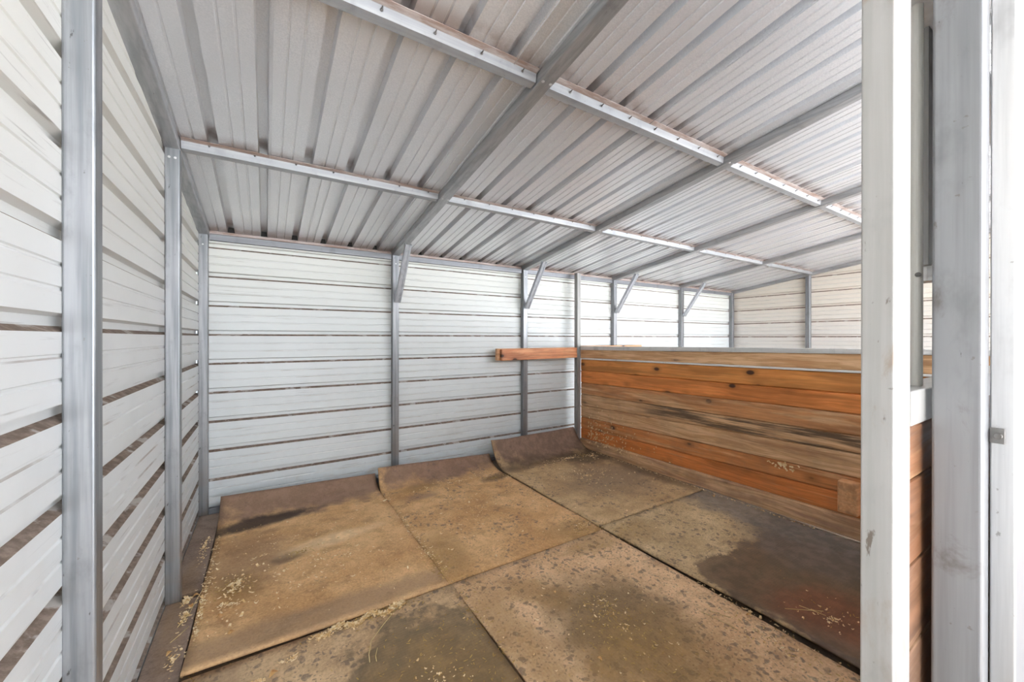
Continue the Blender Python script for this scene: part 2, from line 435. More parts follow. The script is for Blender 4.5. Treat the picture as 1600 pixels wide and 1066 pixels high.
# ------------------------------------------------------------------ ceiling (ribbed roof sheets, grooves upward)
def ceiling():
    P = []
    x = .2-.2218
    RP = .2218
    k = -1
    while x < W+.1:
        for a, d in ((-.024, 0), (-.019, .046), (.019, .046), (.024, 0)): P.append((x+a, d))
        if k % 4 == 1:                                    # side lap of the next sheet: lip hanging a little
            P += [(x+.030, -.0005), (x+.0301, -.008), (x+.0325, -.008), (x+.0326, .004), (x+.036, .004), (x+.0365, 0)]
        for q in (.085, .14):
            P += [(x+q-.006, 0), (x+q-.003, .005), (x+q+.003, .005), (x+q+.006, 0)]
        x += RP; k += 1
    P = [p for p in P if -.03 <= p[0] <= W+.03]
    P = [(-.03, 0)] + P + [(W+.03, 0)]
    V, FC = [], []
    for (a, d) in P:
        V += [(a, .10, roofz(.10)+d), (a, YF-.1, roofz(YF-.1)+d)]
    for i in range(len(P)-1): FC.append((2*i, 2*i+1, 2*i+3, 2*i+2))
    o = link_mesh('ceiling', V, FC, M_ROOF, midx=[0]*len(FC))
    o['kind'] = 'structure'
ceiling()
# floor base inside the shed and ground outside
v, f = box(-.03, W+.03, YF, .03, -.1, 0)
link_mesh('floor', v, f, M_DIRT, loc=(0, 0, 0))['kind'] = 'structure'
v, f = box(-40, 50, -60, 30, -.12, -.015)
link_mesh('floor_outside', v, f, M_GROUND, loc=(0, 0, 0))['kind'] = 'structure'
# steel base channel along the walls
b = bbox_obj('baseboard_back', (0.06, W-.06, -.045, -.002, 0, .045), M_EAVE); b['kind'] = 'structure'

# ------------------------------------------------------------------ posts
def post(name, x0, x1, y0, y1, z0, z1, mat, label, group=None, rr=.006, top_slope=0.0, lean=(0, 0)):
    cx, cy = (x0+x1)/2, (y0+y1)/2
    pr = rrect(x1-x0, y1-y0, rr)
    n = len(pr)
    V = [(a, b_, 0) for a, b_ in pr]+[(a+lean[0], b_+lean[1], z1-z0-top_slope*b_) for a, b_ in pr]
    FC = [(i, (i+1) % n, n+(i+1) % n, n+i) for i in range(n)]+[tuple(range(n))[::-1], tuple(range(n, 2*n))]
    o = link_mesh(name, V, FC, mat); o.location = (cx, cy, z0)
    return tag(o, label, 'post', group)
PW = .062
ET = .785+CAM_H                                             # rafter underside at the back wall
back_posts = [
    (-.005, .057, 'galvanised steel post in the left back corner of the stall'),
    (1.465, 1.527, 'galvanised steel post on the back wall behind the seam of the two left mats'),
    (2.979, 3.041, 'galvanised steel post on the back wall, crossed by the reddish timber beam'),
    (4.475, 4.537, 'galvanised steel post on the back wall, first one beyond the wooden partition'),
    (5.985, 6.047, 'galvanised steel post on the back wall, second one beyond the wooden partition'),
    (7.45, 7.512, 'galvanised steel post in the far right corner beyond the partition')]
for i, (a, b_, lb) in enumerate(back_posts):
    o = post('wall_post', a, b_, -.06, -.001, 0, ET+.06*RS, M_POST, lb, 'steel posts of the shed frame', top_slope=RS)
    s_ = link_mesh('screw', *screw_vf((0, -.0295, ET-.07), (0, -1, 0)), M_BOLT, o)
left_posts = [(-2.39, 'wide galvanised steel post on the left wall, nearest and leftmost in view'),
              (-1.212, 'galvanised steel post on the left wall, middle one with a bolted top')]
for yc, lb in left_posts:
    o = post('wall_post', -.001, .061, yc-.028, yc+.028, 0, ET-yc*RS, M_POST, lb, 'steel posts of the shed frame', top_slope=RS)
    for q in (-.012, .012):
        link_mesh('screw', *screw_vf((q, -.028, ET-yc*RS-.03-abs(q)), (0, -1, 0)), M_BOLT, o)
post('wall_post', 7.484, 7.545, -1.215, -1.155, 0, ET+1.185*RS, M_POST,
     'galvanised steel post in the middle of the cream right wall', 'steel posts of the shed frame', top_slope=RS)
o = post('partition_post', 3.722, 3.780, -.160, -.100, 0, ET+.05*RS+.02, M_PPOST,
     'weathered grey post standing at the back end of the wooden partition')
for z in (1.25, 1.235-.06, .9, .5):
    link_mesh('bolt', *screw_vf((-.029, .0, z), (-1, 0, 0), .006, .006), M_SCREW, o)

# ------------------------------------------------------------------ rafters
rafters = [(-.004, .062, 'galvanised rafter sloping along the top of the left wall'),
           (1.463, 1.533, 'broad galvanised rafter, first from the left wall, crossing the whole ceiling'),
           (2.972, 3.042, 'galvanised rafter above the timber beam, second from the left wall'),
           (4.475, 4.545, 'galvanised rafter, third from the left wall, beyond the partition'),
           (5.982, 6.052, 'galvanised rafter, fourth from the left wall, nearest to the far gable'),
           (7.484, 7.548, 'galvanised rafter sloping along the top of the right wall')]
for a, b_, lb in rafters:
    h = .049
    pr = rrect(b_-a, h, .005)
    y0, y1 = -.001, YF
    V, FC = sweep(pr, ((a+b_)/2, y0, ET-y0*RS+h/2), ((a+b_)/2, y1, ET-y1*RS+h/2), (1, 0, 0), (0, 0, 1))
    o = link_mesh('rafter', V, FC, M_RAFT, loc=((a+b_)/2, y0, ET)); tag(o, lb, 'rafter', 'roof rafters')
    if 1 < a < 7:
        for yy in (-1.23, -2.40):
            for q in (-.3, .3):
                V, FC = screw_vf((q*(b_-a), yy-.05, -yy*RS+.05*RS-.0005), (0, 0, -1), .005, .004)
                link_mesh('bolt', V, FC, M_BOLT, o)

# ------------------------------------------------------------------ purlins (hat channels between rafters)
def hat(w_b, w_t, h, fl, t=.0025):
    """closed thin hat profile (a across, b up), crown down"""
    outer = [(-w_t/2-fl, 0), (-w_t/2, 0), (-w_b/2, -h), (w_b/2, -h), (w_t/2, 0), (w_t/2+fl, 0)]
    inner = [(w_t/2+fl, t), (w_t/2-t, t), (w_b/2-t, -h+t), (-w_b/2+t, -h+t), (-w_t/2+t, t), (-w_t/2-fl, t)]
    return outer+inner
bays = [(.062, 1.463, 'between the left wall and the first rafter'),
        (1.533, 2.972, 'between the first and second rafters'),
        (3.042, 4.475, 'between the second and third rafters'),
        (4.545, 5.982, 'between the third and fourth rafters'),
        (6.052, 7.484, 'between the fourth rafter and the right wall')]
for yc, nm in ((-1.225, 'lower'), (-2.40, 'upper')):
    for bi, (a, b_, where) in enumerate(bays):
        z = roofz(yc)-.004
        uy = Vector((0, RS*0+0, 1)); ux = Vector((0, 1, -RS)).normalized()
        V, FC = sweep(hat(.040, .052, .038, .018), (a+.004, yc, z), (b_-.004, yc, z), ux, uy)
        o = link_mesh('purlin', V, FC, M_PURL, loc=(a, yc, z))
        tag(o, '%s pale hat-shaped purlin under the roof sheets, %s' % (nm, where), 'purlin', 'roof purlins')
        # dusty front flange
        V, FC = box(.006, b_-a-.006, -.056, -.0265, -.0035+.005, -.0015+.005)
        V = [(p[0], p[1], p[2]-RS*p[1]-.003) for p in V]
        link_mesh('flange', V, FC, M_FLG, o)
        n = 7
        for j in range(n):
            xx = (b_-a)*(j+.6)/n
            yy = -.0265 if yc < -2 else -.036
            zz = -.014 if yc < -2 else -.002
            V, FC = join(cyl((xx, yy, zz), (xx, yy-.014, zz+.004), .0026, 8), cyl((xx, yy, zz), (xx, yy-.002, zz), .006, 8))
            if yc > -2: V, FC = screw_vf((xx, yy, zz), (0, -.3, -1), .0035, .006)
            link_mesh('screw', V, FC, M_SCREW, o)
for bi, (a, b_, where) in enumerate(bays):
    e = empty('eave_rail', ((a+b_)/2, -.02, ET-.03), 'galvanised eave rail atop the back wall, '+where, 'rail', 'eave rails')
    pr = rrect(.030, .050, .004)
    V, FC = sweep(pr, (a+.001, -.018, ET-.002), (b_-.001, -.018, ET-.002), (0, 1, 0), (0, 0, 1))
    link_mesh('tube', rel(e, V), FC, M_EAVE, e)
    V, FC = box(a+.001, b_-.001, -.040, -.002, ET+.0235, ET+.029)
    link_mesh('flange', rel(e, V), FC, M_FLG, e)
    V, FC = box(a+.001, b_-.001, -.016, -.004, ET+.029, ET+.050)
    link_mesh('closure', rel(e, V), FC, M_FLG, e)
    V, FC = box(a-.03, b_+.03, .004, .012, ET+.046, ET+.112)  # black strip added to stop light leaks and darken the rib ends
    o = link_mesh('rib_light_stop', rel(e, V), FC, M_BLACK, e); o['label'] = 'black strip added to shut light out of the rib ends'

# ------------------------------------------------------------------ knee braces
for (xa, lb) in ((1.475, 'steel knee brace on the first free-standing back post from the left'), (2.984, 'steel knee brace above the timber beam'),
                 (4.482, 'steel knee brace on the first back post beyond the partition'), (5.992, 'steel knee brace nearest to the far right corner')):
    xc = xa+.026+.006
    y0, z0 = -.062, CAM_H+.36
    y1 = -.455; z1 = ET-y1*RS
    d = Vector((0, y1-y0, z1-z0)).normalized(); nrm = Vector((0, -d.z, d.y))
    if nrm.y > 0: nrm = -nrm
    # channel section: web facing the room, two legs back
    wd, dp, t = .056, .034, .003
    pr = [(-wd/2, 0), (-.012, 0), (-.009, -.004), (.009, -.004), (.012, 0), (wd/2, 0), (wd/2, -dp), (wd/2-t, -dp), (wd/2-t, -t), (.012, -t-.001), (.009, -t-.005), (-.009, -t-.005), (-.012, -t-.001), (-wd/2+t, -t), (-wd/2+t, -dp), (-wd/2, -dp)]
    # the web starts on the post face and ends under the rafter
    off = dp
    P0 = Vector((xc, y0, z0)) + nrm*off; P1 = Vector((xc, y1+.05, z1-.05*RS)) + nrm*off
    V, FC = sweep(pr, P0, P1, (1, 0, 0), nrm)
    V = [Vector((p[0], min(p[1], -.0605), min(p[2], ET-p[1]*RS-.001))) for p in V]
    o = link_mesh('knee_brace', V, FC, M_BRACE, loc=(xc, y0, z0)); tag(o, lb, 'brace', 'knee braces')

# ------------------------------------------------------------------ wooden partition
OR1, OR2 = (.68, .25, .055), (.82, .36, .10)
PX = 3.780
ys, ye = -.165, -3.58
rows_b = [-.253, -.408, -.56, -.703, -.843, -.989, -1.125, -1.251, -1.362]
rows_f = [-.221, -.377, -.512, -.657, -.776, -.938, -1.060, -1.209, -1.350]
board_m = [((0.552, 0.276, 0.117), (0.718, 0.414, 0.207), .75, 0, None), (OR1, OR2, .0, 0, None), ((0.718, 0.228, 0.048), (0.911, 0.345, 0.097), .0, 0, None),
           ((0.552, 0.235, 0.083), (0.718, 0.345, 0.138), .55, .15, None), ((0.524, 0.276, 0.124), (0.690, 0.414, 0.221), .85, .2, (-3.3, -.9)),
           ((0.497, 0.248, 0.110), (0.690, 0.400, 0.207), .9, .2, None), ((0.580, 0.207, 0.062), (0.759, 0.317, 0.110), .35, .25, None),
           ((0.635, 0.193, 0.048), (0.828, 0.290, 0.083), .15, .15, None), ((0.497, 0.262, 0.159), (0.635, 0.373, 0.235), .8, .35, None)]
part = empty('stall_partition', (PX+.02, -1.87, 0), 'orange-brown boarded wooden partition with a grey metal top rail, right of the mats', 'partition')
def zb(z_b, z_f, y):
    t_ = (y+.165)/(-2.895+.165); return CAM_H+z_b+(z_f-z_b)*t_
def board_row(tb, tf, bb, bf, mat, x0=PX, th=.036, g=.0032, name='board', y0=ys, y1=ye, wav=0):
    N = 26; tg = .008
    V, FC = [], []
    for i in range(N+1):
        y = y0+(y1-y0)*i/N
        zt = zb(tb, tf, y)-g; zz = zb(bb, bf, y)+g + (wav*math.sin(i*1.7)*.4+wav*math.sin(i*.6) if wav else 0)
        zz = max(zz, .004)
        bv = .006
        xo = .0012*math.sin(i*.9+tb*31)
        V += [(x0+bv+xo, y, zt), (x0+xo, y, zt-bv), (x0+xo, y, zz+bv), (x0+bv+xo, y, zz), (x0+th, y, zz), (x0+th, y, zt+tg), (x0+.014, y, zt+tg), (x0+.014, y, zt)]
    for i in range(N):
        for j in range(8): FC.append((8*i+j, 8*i+(j+1) % 8, 8*i+8+(j+1) % 8, 8*i+8+j))
    FC += [tuple(range(8)), tuple(range(8*N, 8*N+8))[::-1]]
    return link_mesh(name, rel(part, V), FC, mat, part)
tops_b = [-.145]+rows_b[:-1]; tops_f = [-.100]+rows_f[:-1]
for i in range(9):
    a, b_, wth, dr, ch = board_m[i]
    mm = mat_wood('board_wood_%d' % i, a, b_, wth, 1.0+i*2.37, 1, dr, ch)
    tb, tf = tops_b[i], tops_f[i]
    if i == 1: tb -= .014; tf -= .0125
    board_row(tb, tf, rows_b[i]-(.012 if i == 8 else 0), rows_f[i]-(.0 if i == 8 else 0), mm, x0=PX-(.012 if i == 8 else 0), wav=.004 if i == 8 else 0)
# grey top rail, divider strip
def rail(name, tb, tf, bb, bf, x0, x1, mat, y0=ys, y1=ye, lb=None):
    V = []
    for y in (y0, y1):
        zt, zz = zb(tb, tf, y), zb(bb, bf, y)
        V += [(x0, y, zz), (x1, y, zz), (x1, y, zt), (x0, y, zt)]
    FC = [(0, 1, 5, 4), (1, 2, 6, 5), (2, 3, 7, 6), (3, 0, 4, 7), (3, 2, 1, 0), (4, 5, 6, 7)]
    o = link_mesh(name, rel(part, V), FC, mat, part)
    md = o.modifiers.new('bevel', 'BEVEL'); md.width = .004; md.segments = 2
    if lb: o['label'] = lb
    return o
rail('top_rail', -.103, -.070, -.151, -.106, PX-.010, PX+.052, M_RAIL, lb='weathered grey metal rail')
rail('divider_strip', -.252, -.220, -.268, -.2345, PX-.006, PX+.030, M_WHITE, lb='thin white metal strip')
# wood block by the near jamb
blk = mat_wood('block_wood', (.68, .33, .14), (.85, .48, .24), .2, 31, 2, .1)
V, FC = box(PX-.09, PX-.012, -2.90, -2.79, CAM_H-1.17, CAM_H-.955)
V = [(p[0], p[1], p[2]) for p in V]
o = link_mesh('end_block', rel(part, V), FC, blk, part); md = o.modifiers.new('bevel', 'BEVEL'); md.width = .012; md.segments = 3
o['label'] = 'short upright wooden block low on the partition'

# ------------------------------------------------------------------ timber beam along the back wall
bm_m = mat_wood('beam_wood', (.60, .20, .08), (.82, .42, .22), .25, 17, 0, .1)
bm_t = mat_wood('beam_pale', (.66, .32, .15), (.82, .50, .28), .3, 23, 0, 0)
BX0, BX1 = 2.60, 3.716
e = empty('timber_beam', (3.15, -.12, CAM_H-.25), 'reddish square timber beam lying level against the back wall beside the partition', 'beam')
V, FC = sweep(rrect(.048, .132, .006), (BX0, -.088, CAM_H-.186), (BX1, -.088, CAM_H-.184), (0, 1, 0), (0, 0, 1))
link_mesh('back_plank', rel(e, V), FC, bm_t, e)
V, FC = sweep(rrect(.046, .124, .006), (BX0+.03, -.137, CAM_H-.190), (BX1, -.137, CAM_H-.184), (0, 1, 0), (0, 0, 1))
link_mesh('front_plank', rel(e, V), FC, bm_m, e)
V, FC = sweep(rrect(.048, .034, .005), (3.84, -.088, CAM_H-.118), (4.98, -.088, CAM_H-.118), (0, 1, 0), (0, 0, 1))
V, FC = join((V, FC), sweep(rrect(.06, .12, .004), (3.84, -.092, CAM_H-.196), (4.93, -.092, CAM_H-.196), (0, 1, 0), (0, 0, 1)))
o = link_mesh('timber_beam', V, FC, bm_t, loc=(4.4, -.092, CAM_H-.2))
tag(o, 'pale plank end just showing above the far side of the partition rail', 'beam')

# ------------------------------------------------------------------ rubber floor mats
MT = .016
def curl_mat(name, x0, x1, yf, ybase, ytop, ztop, mat, label, lift=0.0, liftR=0.0, gapL=0, gapR=0, wob=.002, edge_lift=None):
    """ybase/ytop/ztop = (left, right); flat sheet whose back end curls up against the wall"""
    NX, NF, NC = 26, 34, 14
    V, FC = [], []
    rows = NF+NC+1
    for j in range(rows):
        for i in range(NX+1):
            t_ = i/NX
            yb = ybase[0]+(ybase[1]-ybase[0])*t_; yt = ytop[0]+(ytop[1]-ytop[0])*t_; zt = ztop[0]+(ztop[1]-ztop[0])*t_
            xl, xr = x0, x1
            if j <= NF:
                s = j/NF; y = yf+(yb-yf)*s
                lf = (lift+(liftR-lift)*t_)*max(0, 1-s*3.2)**1.5
                z = lf
                tt = 0
            else:
                tt = (j-NF)/NC
                P0 = Vector((yb, 0)); P1 = Vector((yb+(yt-yb)*.62, .005)); P2 = Vector((yt, zt))
                q = P0*(1-tt)**2+P1*2*tt*(1-tt)+P2*tt*tt
                y, z = q.x, q.y
            if edge_lift: z += edge_lift(t_, y)
            xx = xl+gapL*tt+(xr-xl-gapL*tt-gapR*tt)*t_ + .003*math.sin(y*7+x0*5)
            z += wob*(1+math.sin(xx*5.1+y*3.3)*.5+math.sin(y*9.7+xx*2)*.5)
            V.append((xx, y + (.004*math.sin(xx*9) if tt > .99 else 0), z+MT))
    for j in range(rows-1):
        for i in range(NX):
            a = j*(NX+1)+i; FC.append((a, a+1, a+NX+2, a+NX+1))
    o = link_mesh(name, V, FC, mat, loc=((x0+x1)/2, (yf+ybase[0])/2, 0), midx=[0]*len(FC), smooth=True)
    md = o.modifiers.new('solid', 'SOLIDIFY'); md.thickness = MT-.002; md.offset = -1
    return tag(o, label, 'mat', 'rubber floor mats')
curl_mat('rubber_mat', .146, 1.286, -1.845, (-.50, -.34), (-.17, -.13), (.150, .105), M_MAT1, 'brown dusty rubber mat at left back, its end curled low up the white wall', lift=.022, liftR=.001, gapR=.0)
curl_mat('rubber_mat', 1.291, 2.450, -1.842, (-.36, -.42), (-.20, -.16), (.172, .110), M_MAT2, 'dusty tan rubber mat in the middle of the back row, curled up behind', gapL=.01, gapR=-.02, lift=0, liftR=0)
curl_mat('rubber_mat', 2.466, 3.760, -1.800, (-.50, -.38), (-.22, -.10), (.255, .235), M_MAT3, 'rubber mat in the back right corner with the tallest curled-up end', gapL=0, gapR=.04,
         edge_lift=lambda t_, y: .012*max(0, 1-t_*6)*max(0, min(1, (y+1.6)*1.5)))
def flat_mat(x0, x1, yf, yb, mat, label, **kw):
    NX, NY = 26, 36
    V, FC = [], []
    el = kw.get('el')
    for j in range(NY+1):
        for i in range(NX+1):
            t_ = i/NX; y = yf+(yb-yf)*j/NY; xx = x0+(x1-x0)*t_+.003*math.sin(y*6+x0*3)
            z = .002*(1+math.sin(xx*4.1+y*2.3)*.5+math.sin(y*6.7+xx*3)*.5)
            if el: z += el(t_, y)
            V.append((xx, y, z+MT))
    for j in range(NY):
        for i in range(NX):
            a = j*(NX+1)+i; FC.append((a, a+1, a+NX+2, a+NX+1))
    o = link_mesh('rubber_mat', V, FC, mat, loc=((x0+x1)/2, (yf+yb)/2, 0), midx=[0]*len(FC), smooth=True)
    md = o.modifiers.new('solid', 'SOLIDIFY'); md.thickness = MT-.002; md.offset = -1
    return tag(o, label, 'mat', 'rubber floor mats')
flat_mat(.150, 1.294, -3.60, -1.856, M_MAT4, 'near left rubber mat with a dark wet patch and shavings at its edge')
flat_mat(1.303, 2.452, -3.60, -1.854, M_MAT5, 'grey-speckled tan rubber mat nearest in the middle')
flat_mat(2.474, 3.764, -3.60, -1.812, M_MAT6, 'rubber mat along the front of the partition with a dark and reddish wet stain',
         el=lambda t_, y: .027*max(0, 1-t_*9)**1.2*max(0, min(1, (-1.9-y)*1.2)))
# narrow strip along the left wall (two lengths)
o = bbox_obj('edge_board', (.004, .138, -1.180, -.075, 0, .014), M_STRIP, None, .002); tag(o, 'narrow brown strip along the foot of the left wall, behind the middle post', 'board')
o = bbox_obj('edge_board', (.004, .140, -2.355, -1.244, 0, .016), M_STRIP, None, .002); tag(o, 'narrow brown strip along the foot of the left wall, nearest part before the middle post', 'board')

# ------------------------------------------------------------------ near jamb, stall front, door (right foreground)
JY0, JY1 = -3.654, -3.6135
# slight outward lean seen in the photograph
o = post('door_jamb', 1.2526, 1.336, JY0, JY1, 0, roofz(-3.63)-.006, M_JAMB, 'white painted steel door jamb smeared with mud, left upright of the right foreground', rr=.003, top_slope=RS, lean=(0, .0))
front = empty('stall_front', (2.5, -3.63, 0), 'boarded stall front with a white rail and pipe, seen between the right uprights', 'stall front')
X0, X1 = 1.338, 3.70
zr1 = CAM_H-.089; zr0 = CAM_H-.147
def fpart(name, vf, mat, lb=None, bev=0, par=None):
    o = link_mesh(name, rel(front, vf[0]), vf[1], mat, par or front)
    if lb: o['label'] = lb
    if bev:
        md = o.modifiers.new('bevel', 'BEVEL'); md.width = bev; md.segments = 2
    return o
fpart('top_rail', box(X0, X1, -3.655, -3.600, zr0, zr1), M_JAMB, 'white painted metal rail', .003)
zt = zr0
i = 0
fb = [(.24, .105, .045), (.23, .10, .045), (.21, .10, .05), (.20, .105, .06)]
for zl in (CAM_H-.243, CAM_H-.387, CAM_H-.53, CAM_H-.673, CAM_H-.816, CAM_H-.96, CAM_H-1.10, CAM_H-1.243, .02):
    a = fb[min(i, 3)]
    mm = mat_wood('front_wood_%d' % i, a, tuple(v*1.3 for v in a), .2, 40+i*1.9, 0, .2)
    fpart('board', box(X0, X1, -3.650, -3.614, zl+.002, zt-.002), mm, bev=.004)
    zt = zl; i += 1
pp = fpart('pipe', cyl((1.472, -3.632, zr1-.002), (1.472, -3.632, CAM_H+.70), .0092, 20), M_PIPE, 'slim cream upright pipe')
fpart('bolt', screw_vf((1.463, -3.636, CAM_H+.1185), (-1, -.5, 0), .003, .004), M_SCREW, par=pp)
fpart('upper_rail', box(X0, X1, -3.655, -3.605, CAM_H+.625, CAM_H+.68), M_WHITE, 'white metal rail overhead', .003)
hb = fpart('hanging_bar', box(1.556, 1.612, -3.632, -3.618, CAM_H+.148, CAM_H+.63), M_PPOST, 'grey flat bar', .001)
fpart('bar_end', cyl((1.598, -3.625, CAM_H+.118), (1.598, -3.625, CAM_H+.150), .020, 16), M_WHITE, 'white end cap', par=hb)
o = post('door_post', 1.414, 1.4685, -3.7205, -3.663, 0, ET+3.69*RS-.003, M_JAMB2, 'grey steel door post with mud smears, wide upright right of the gap', rr=.004, top_slope=RS)
door = empty('sliding_door', (1.9, -3.74, .02), 'white sheet metal sliding door at the right edge of the picture', 'door')
def dpart(name, vf, mat, bev=0, lb=None):
    o = link_mesh(name, rel(door, vf[0]), vf[1], mat, door)
    if bev:
        md = o.modifiers.new('bevel', 'BEVEL'); md.width = bev; md.segments = 2
    if lb: o['label'] = lb
dpart('panel', box(1.486, 2.62, -3.745, -3.7245, .03, 2.40), M_DOOR, .004)
dpart('edge_channel', box(1.4692, 1.486, -3.748, -3.7212, .03, 2.40), M_BOLT, .002, 'bright metal edge')
dpart('latch', join(box(1.4622, 1.4690, -3.738, -3.7215, CAM_H-.175, CAM_H-.150), cyl((1.456, -3.731, CAM_H-.162), (1.4690, -3.731, CAM_H-.162), .005)), M_SCREW, .001)

# ------------------------------------------------------------------ litter
def flake(V, FC, x, y, z, s, thick=.0007, el=1.0, bend=.5):
    a = random.uniform(0, 6.28); l = s*random.uniform(.7, 1.4)*el; wdt = s*random.uniform(.35, .75)
    ca, sa = math.cos(a), math.sin(a); n = len(V); K = 4
    tilt = random.uniform(-.25, .25); cb = bend*random.uniform(.3, 1.6)
    for i in range(K+1):
        u = i/K-.5
        h = max(0, cb*s*(u*u*2)) + abs(tilt)*s*(u+.5)
        for v_ in (-.5, .5):
            px, py = u*l, v_*wdt*(1-.5*abs(u)*2*.6)
            V.append((x+px*ca-py*sa, y+px*sa+py*ca, z+h))
            V.append((x+px*ca-py*sa, y+px*sa+py*ca, z+h+thick))
    for i in range(K):
        b0 = n+4*i
        FC += [(b0+1, b0+5, b0+7, b0+3), (b0, b0+2, b0+6, b0+4), (b0, b0+4, b0+5, b0+1), (b0+2, b0+3, b0+7, b0+6)]
    FC += [(n, n+1, n+3, n+2), (n+4*K, n+4*K+2, n+4*K+3, n+4*K+1)]
ZF = MT+.0055
def on_floor(y): return ZF
V, FC = [], []
def cluster(cx, cy, rx, ry, n, s=.007, z=ZF, rot=0.0, pile=0.0, el=1.0):
    for _ in range(n):
        a = random.uniform(0, 6.28); r = abs(random.gauss(0, .5))
        if r > 1.6: continue
        dx, dy = rx*r*math.cos(a), ry*r*math.sin(a)
        x, y = cx+dx*math.cos(rot)-dy*math.sin(rot), cy+dx*math.sin(rot)+dy*math.cos(rot)
        if x < .07 or x > 3.74 or y > -.09: continue
        if y > -.5: 
            if x < 1.29: continue
        zz = z+random.uniform(0, pile)*max(0, 1-r)
        if y > -.36: continue
        flake(V, FC, x, y, zz, s*random.choice((1, 1.2, 1.5, 2.1))*random.uniform(.6, 1.2), el=el)
# pile caught under the front lip of the left mat
for t_ in range(60):
    xx = .62+.40*t_/60; cluster(xx, -1.885-.02*math.sin(t_*.3), .03, .018, 10, .009, MT+.002, pile=.010)
cluster(.98, -1.88, .05, .03, 60, .010, MT+.004, pile=.012)
cluster(.40, -2.02, .05, .02, 14, .012, MT+.004); cluster(.52, -1.97, .04, .02, 18, .008, MT+.004)
cluster(.30, -1.22, .08, .10, 70, .008); cluster(.28, -1.42, .05, .08, 30, .008); cluster(.42, -.98, .04, .02, 12, .007)
for t_ in range(26): cluster(.165, -.55-1.25*t_/26, .015, .03, 5, .007)
cluster(.19, -1.72, .02, .06, 45, .007); cluster(.5, -.85, .5, .3, 40, .006); cluster(.7, -1.4, .6, .5, 40, .006)
cluster(1.27, -.55, .10, .05, 50, .007); cluster(1.29, -1.05, .05, .25, 50, .006); cluster(1.29, -1.5, .05, .2, 60, .006)
cluster(2.43, -.62, .07, .10, 40, .007); cluster(2.2, -.55, .3, .08, 60, .006); cluster(1.8, -1.2, .6, .5, 50, .005)
cluster(2.4, -1.75, .2, .07, 60, .006); cluster(3.3, -.48, .35, .07, 130, .008); cluster(3.6, -.55, .10, .12, 60, .009)
for t_ in range(40): cluster(3.72, -.5-2.2*t_/40, .02, .04, 4, .008)
cluster(.70, -1.2, .9, 1.0, 190, .010); cluster(1.9, -1.1, .9, 1.1, 150, .009); cluster(3.1, -1.0, .8, .9, 160, .010); cluster(1.85, -2.6, .9, 1.0, 110, .008); cluster(2.0, -.47, .7, .07, 60, .010); cluster(.28, -1.3, .12, .5, 90, .010); cluster(.16, -1.3, .03, .9, 160, .008); cluster(1.30, -1.2, .04, .9, 130, .006); cluster(3.1, -1.0, .5, .4, 45, .006); cluster(2.9, -2.1, .6, .3, 60, .005); cluster(1.9, -2.4, .5, .6, 90, .005)
cluster(2.46, -2.75, .03, .5, 50, .007); cluster(2.35, -2.95, .12, .3, 50, .007); cluster(1.0, -2.4, .4, .4, 90, .006)
cluster(2.75, -3.1, .22, .2, 60, .007)
cluster(.10, -.6, .03, .35, 90, .008, .0165); cluster(.10, -.20, .04, .08, 80, .009, .016); cluster(.10, -1.40, .03, .12, 60, .009, .017)
cluster(.10, -1.70, .03, .15, 30, .008, .017); cluster(.09, -1.27, .03, .04, 60, .010, .017, pile=.01)
# flakes stuck on the lower partition boards
def stuck(y, z, s):
    a = random.uniform(0, 3.14); l = s*1.15; wd = s*.55; n = len(V)
    x = PX-.0045 if z > CAM_H-1.23 else PX-.017
    c_, s_ = math.cos(a), math.sin(a)
    for dx in (0, .002):
        for u, v_ in ((-.5, -.5), (.5, -.5), (.5, .5), (-.5, .5)):
            V.append((x+dx-.004*abs(u*v_)*random.random()*4, y+u*l*c_-v_*wd*s_, z+u*l*s_+v_*wd*c_))
    FC.extend([(n, n+1, n+2, n+3), (n+7, n+6, n+5, n+4), (n, n+4, n+5, n+1), (n+1, n+5, n+6, n+2), (n+2, n+6, n+7, n+3), (n+3, n+7, n+4, n)])
for _ in range(190):
    y = -.28-abs(random.gauss(0, .42)); z = .09+abs(random.gauss(0, .16))
    if y > -3 and z < .62: stuck(y, z, random.uniform(.008, .022))
for _ in range(22): stuck(-2.42+random.gauss(0, .06), .40+random.gauss(0, .018), random.uniform(.012, .024))
o = link_mesh('wood_shavings', V, FC, M_SHAV, midx=[0]*len(FC)); tag(o, 'pale wood shavings scattered over the mats and stuck to the partition', 'shavings', kind='stuff')
# hay dust
V, FC = [], []
for (cx, cy, rx, ry, n) in ((1.86, -2.48, .14, .16, 260), (1.8, -2.75, .25, .2, 160), (1.05, -2.35, .25, .3, 260), (1.3, -1.6, .08, .2, 120), (2.35, -1.78, .16, .06, 100),
                            (.30, -1.25, .09, .12, 150), (.9, -1.88, .16, .03, 160), (.19, -1.75, .03, .1, 90), (2.2, -2.0, .2, .1, 60), (2.6, -1.95, .12, .07, 60), (2.5, -.55, .2, .05, 60),
                            (3.4, -.47, .3, .08, 160), (1.3, -2.1, .06, .3, 90), (.62, -1.05, .07, .03, 70), (2.38, -3.05, .15, .25, 80), (2.75, -3.1, .2, .2, 40), (.5, -.5, .4, .04, 90), (2.3, -.56, .12, .04, 110)):
    for _ in range(n):
        x, y = random.gauss(cx, rx*.6), random.gauss(cy, ry*.6)
        if y > -.36 or x > 3.74 or (y > -.5 and x < 1.28) or x < .16: continue
        flake(V, FC, x, y, ZF-.002, random.uniform(.003, .007), .0006, el=2.2, bend=.15)
o = link_mesh('hay_chaff', V, FC, M_HAY, midx=[0]*len(FC)); tag(o, 'olive and golden hay chaff lying in loose patches on the mats', 'hay', kind='stuff')

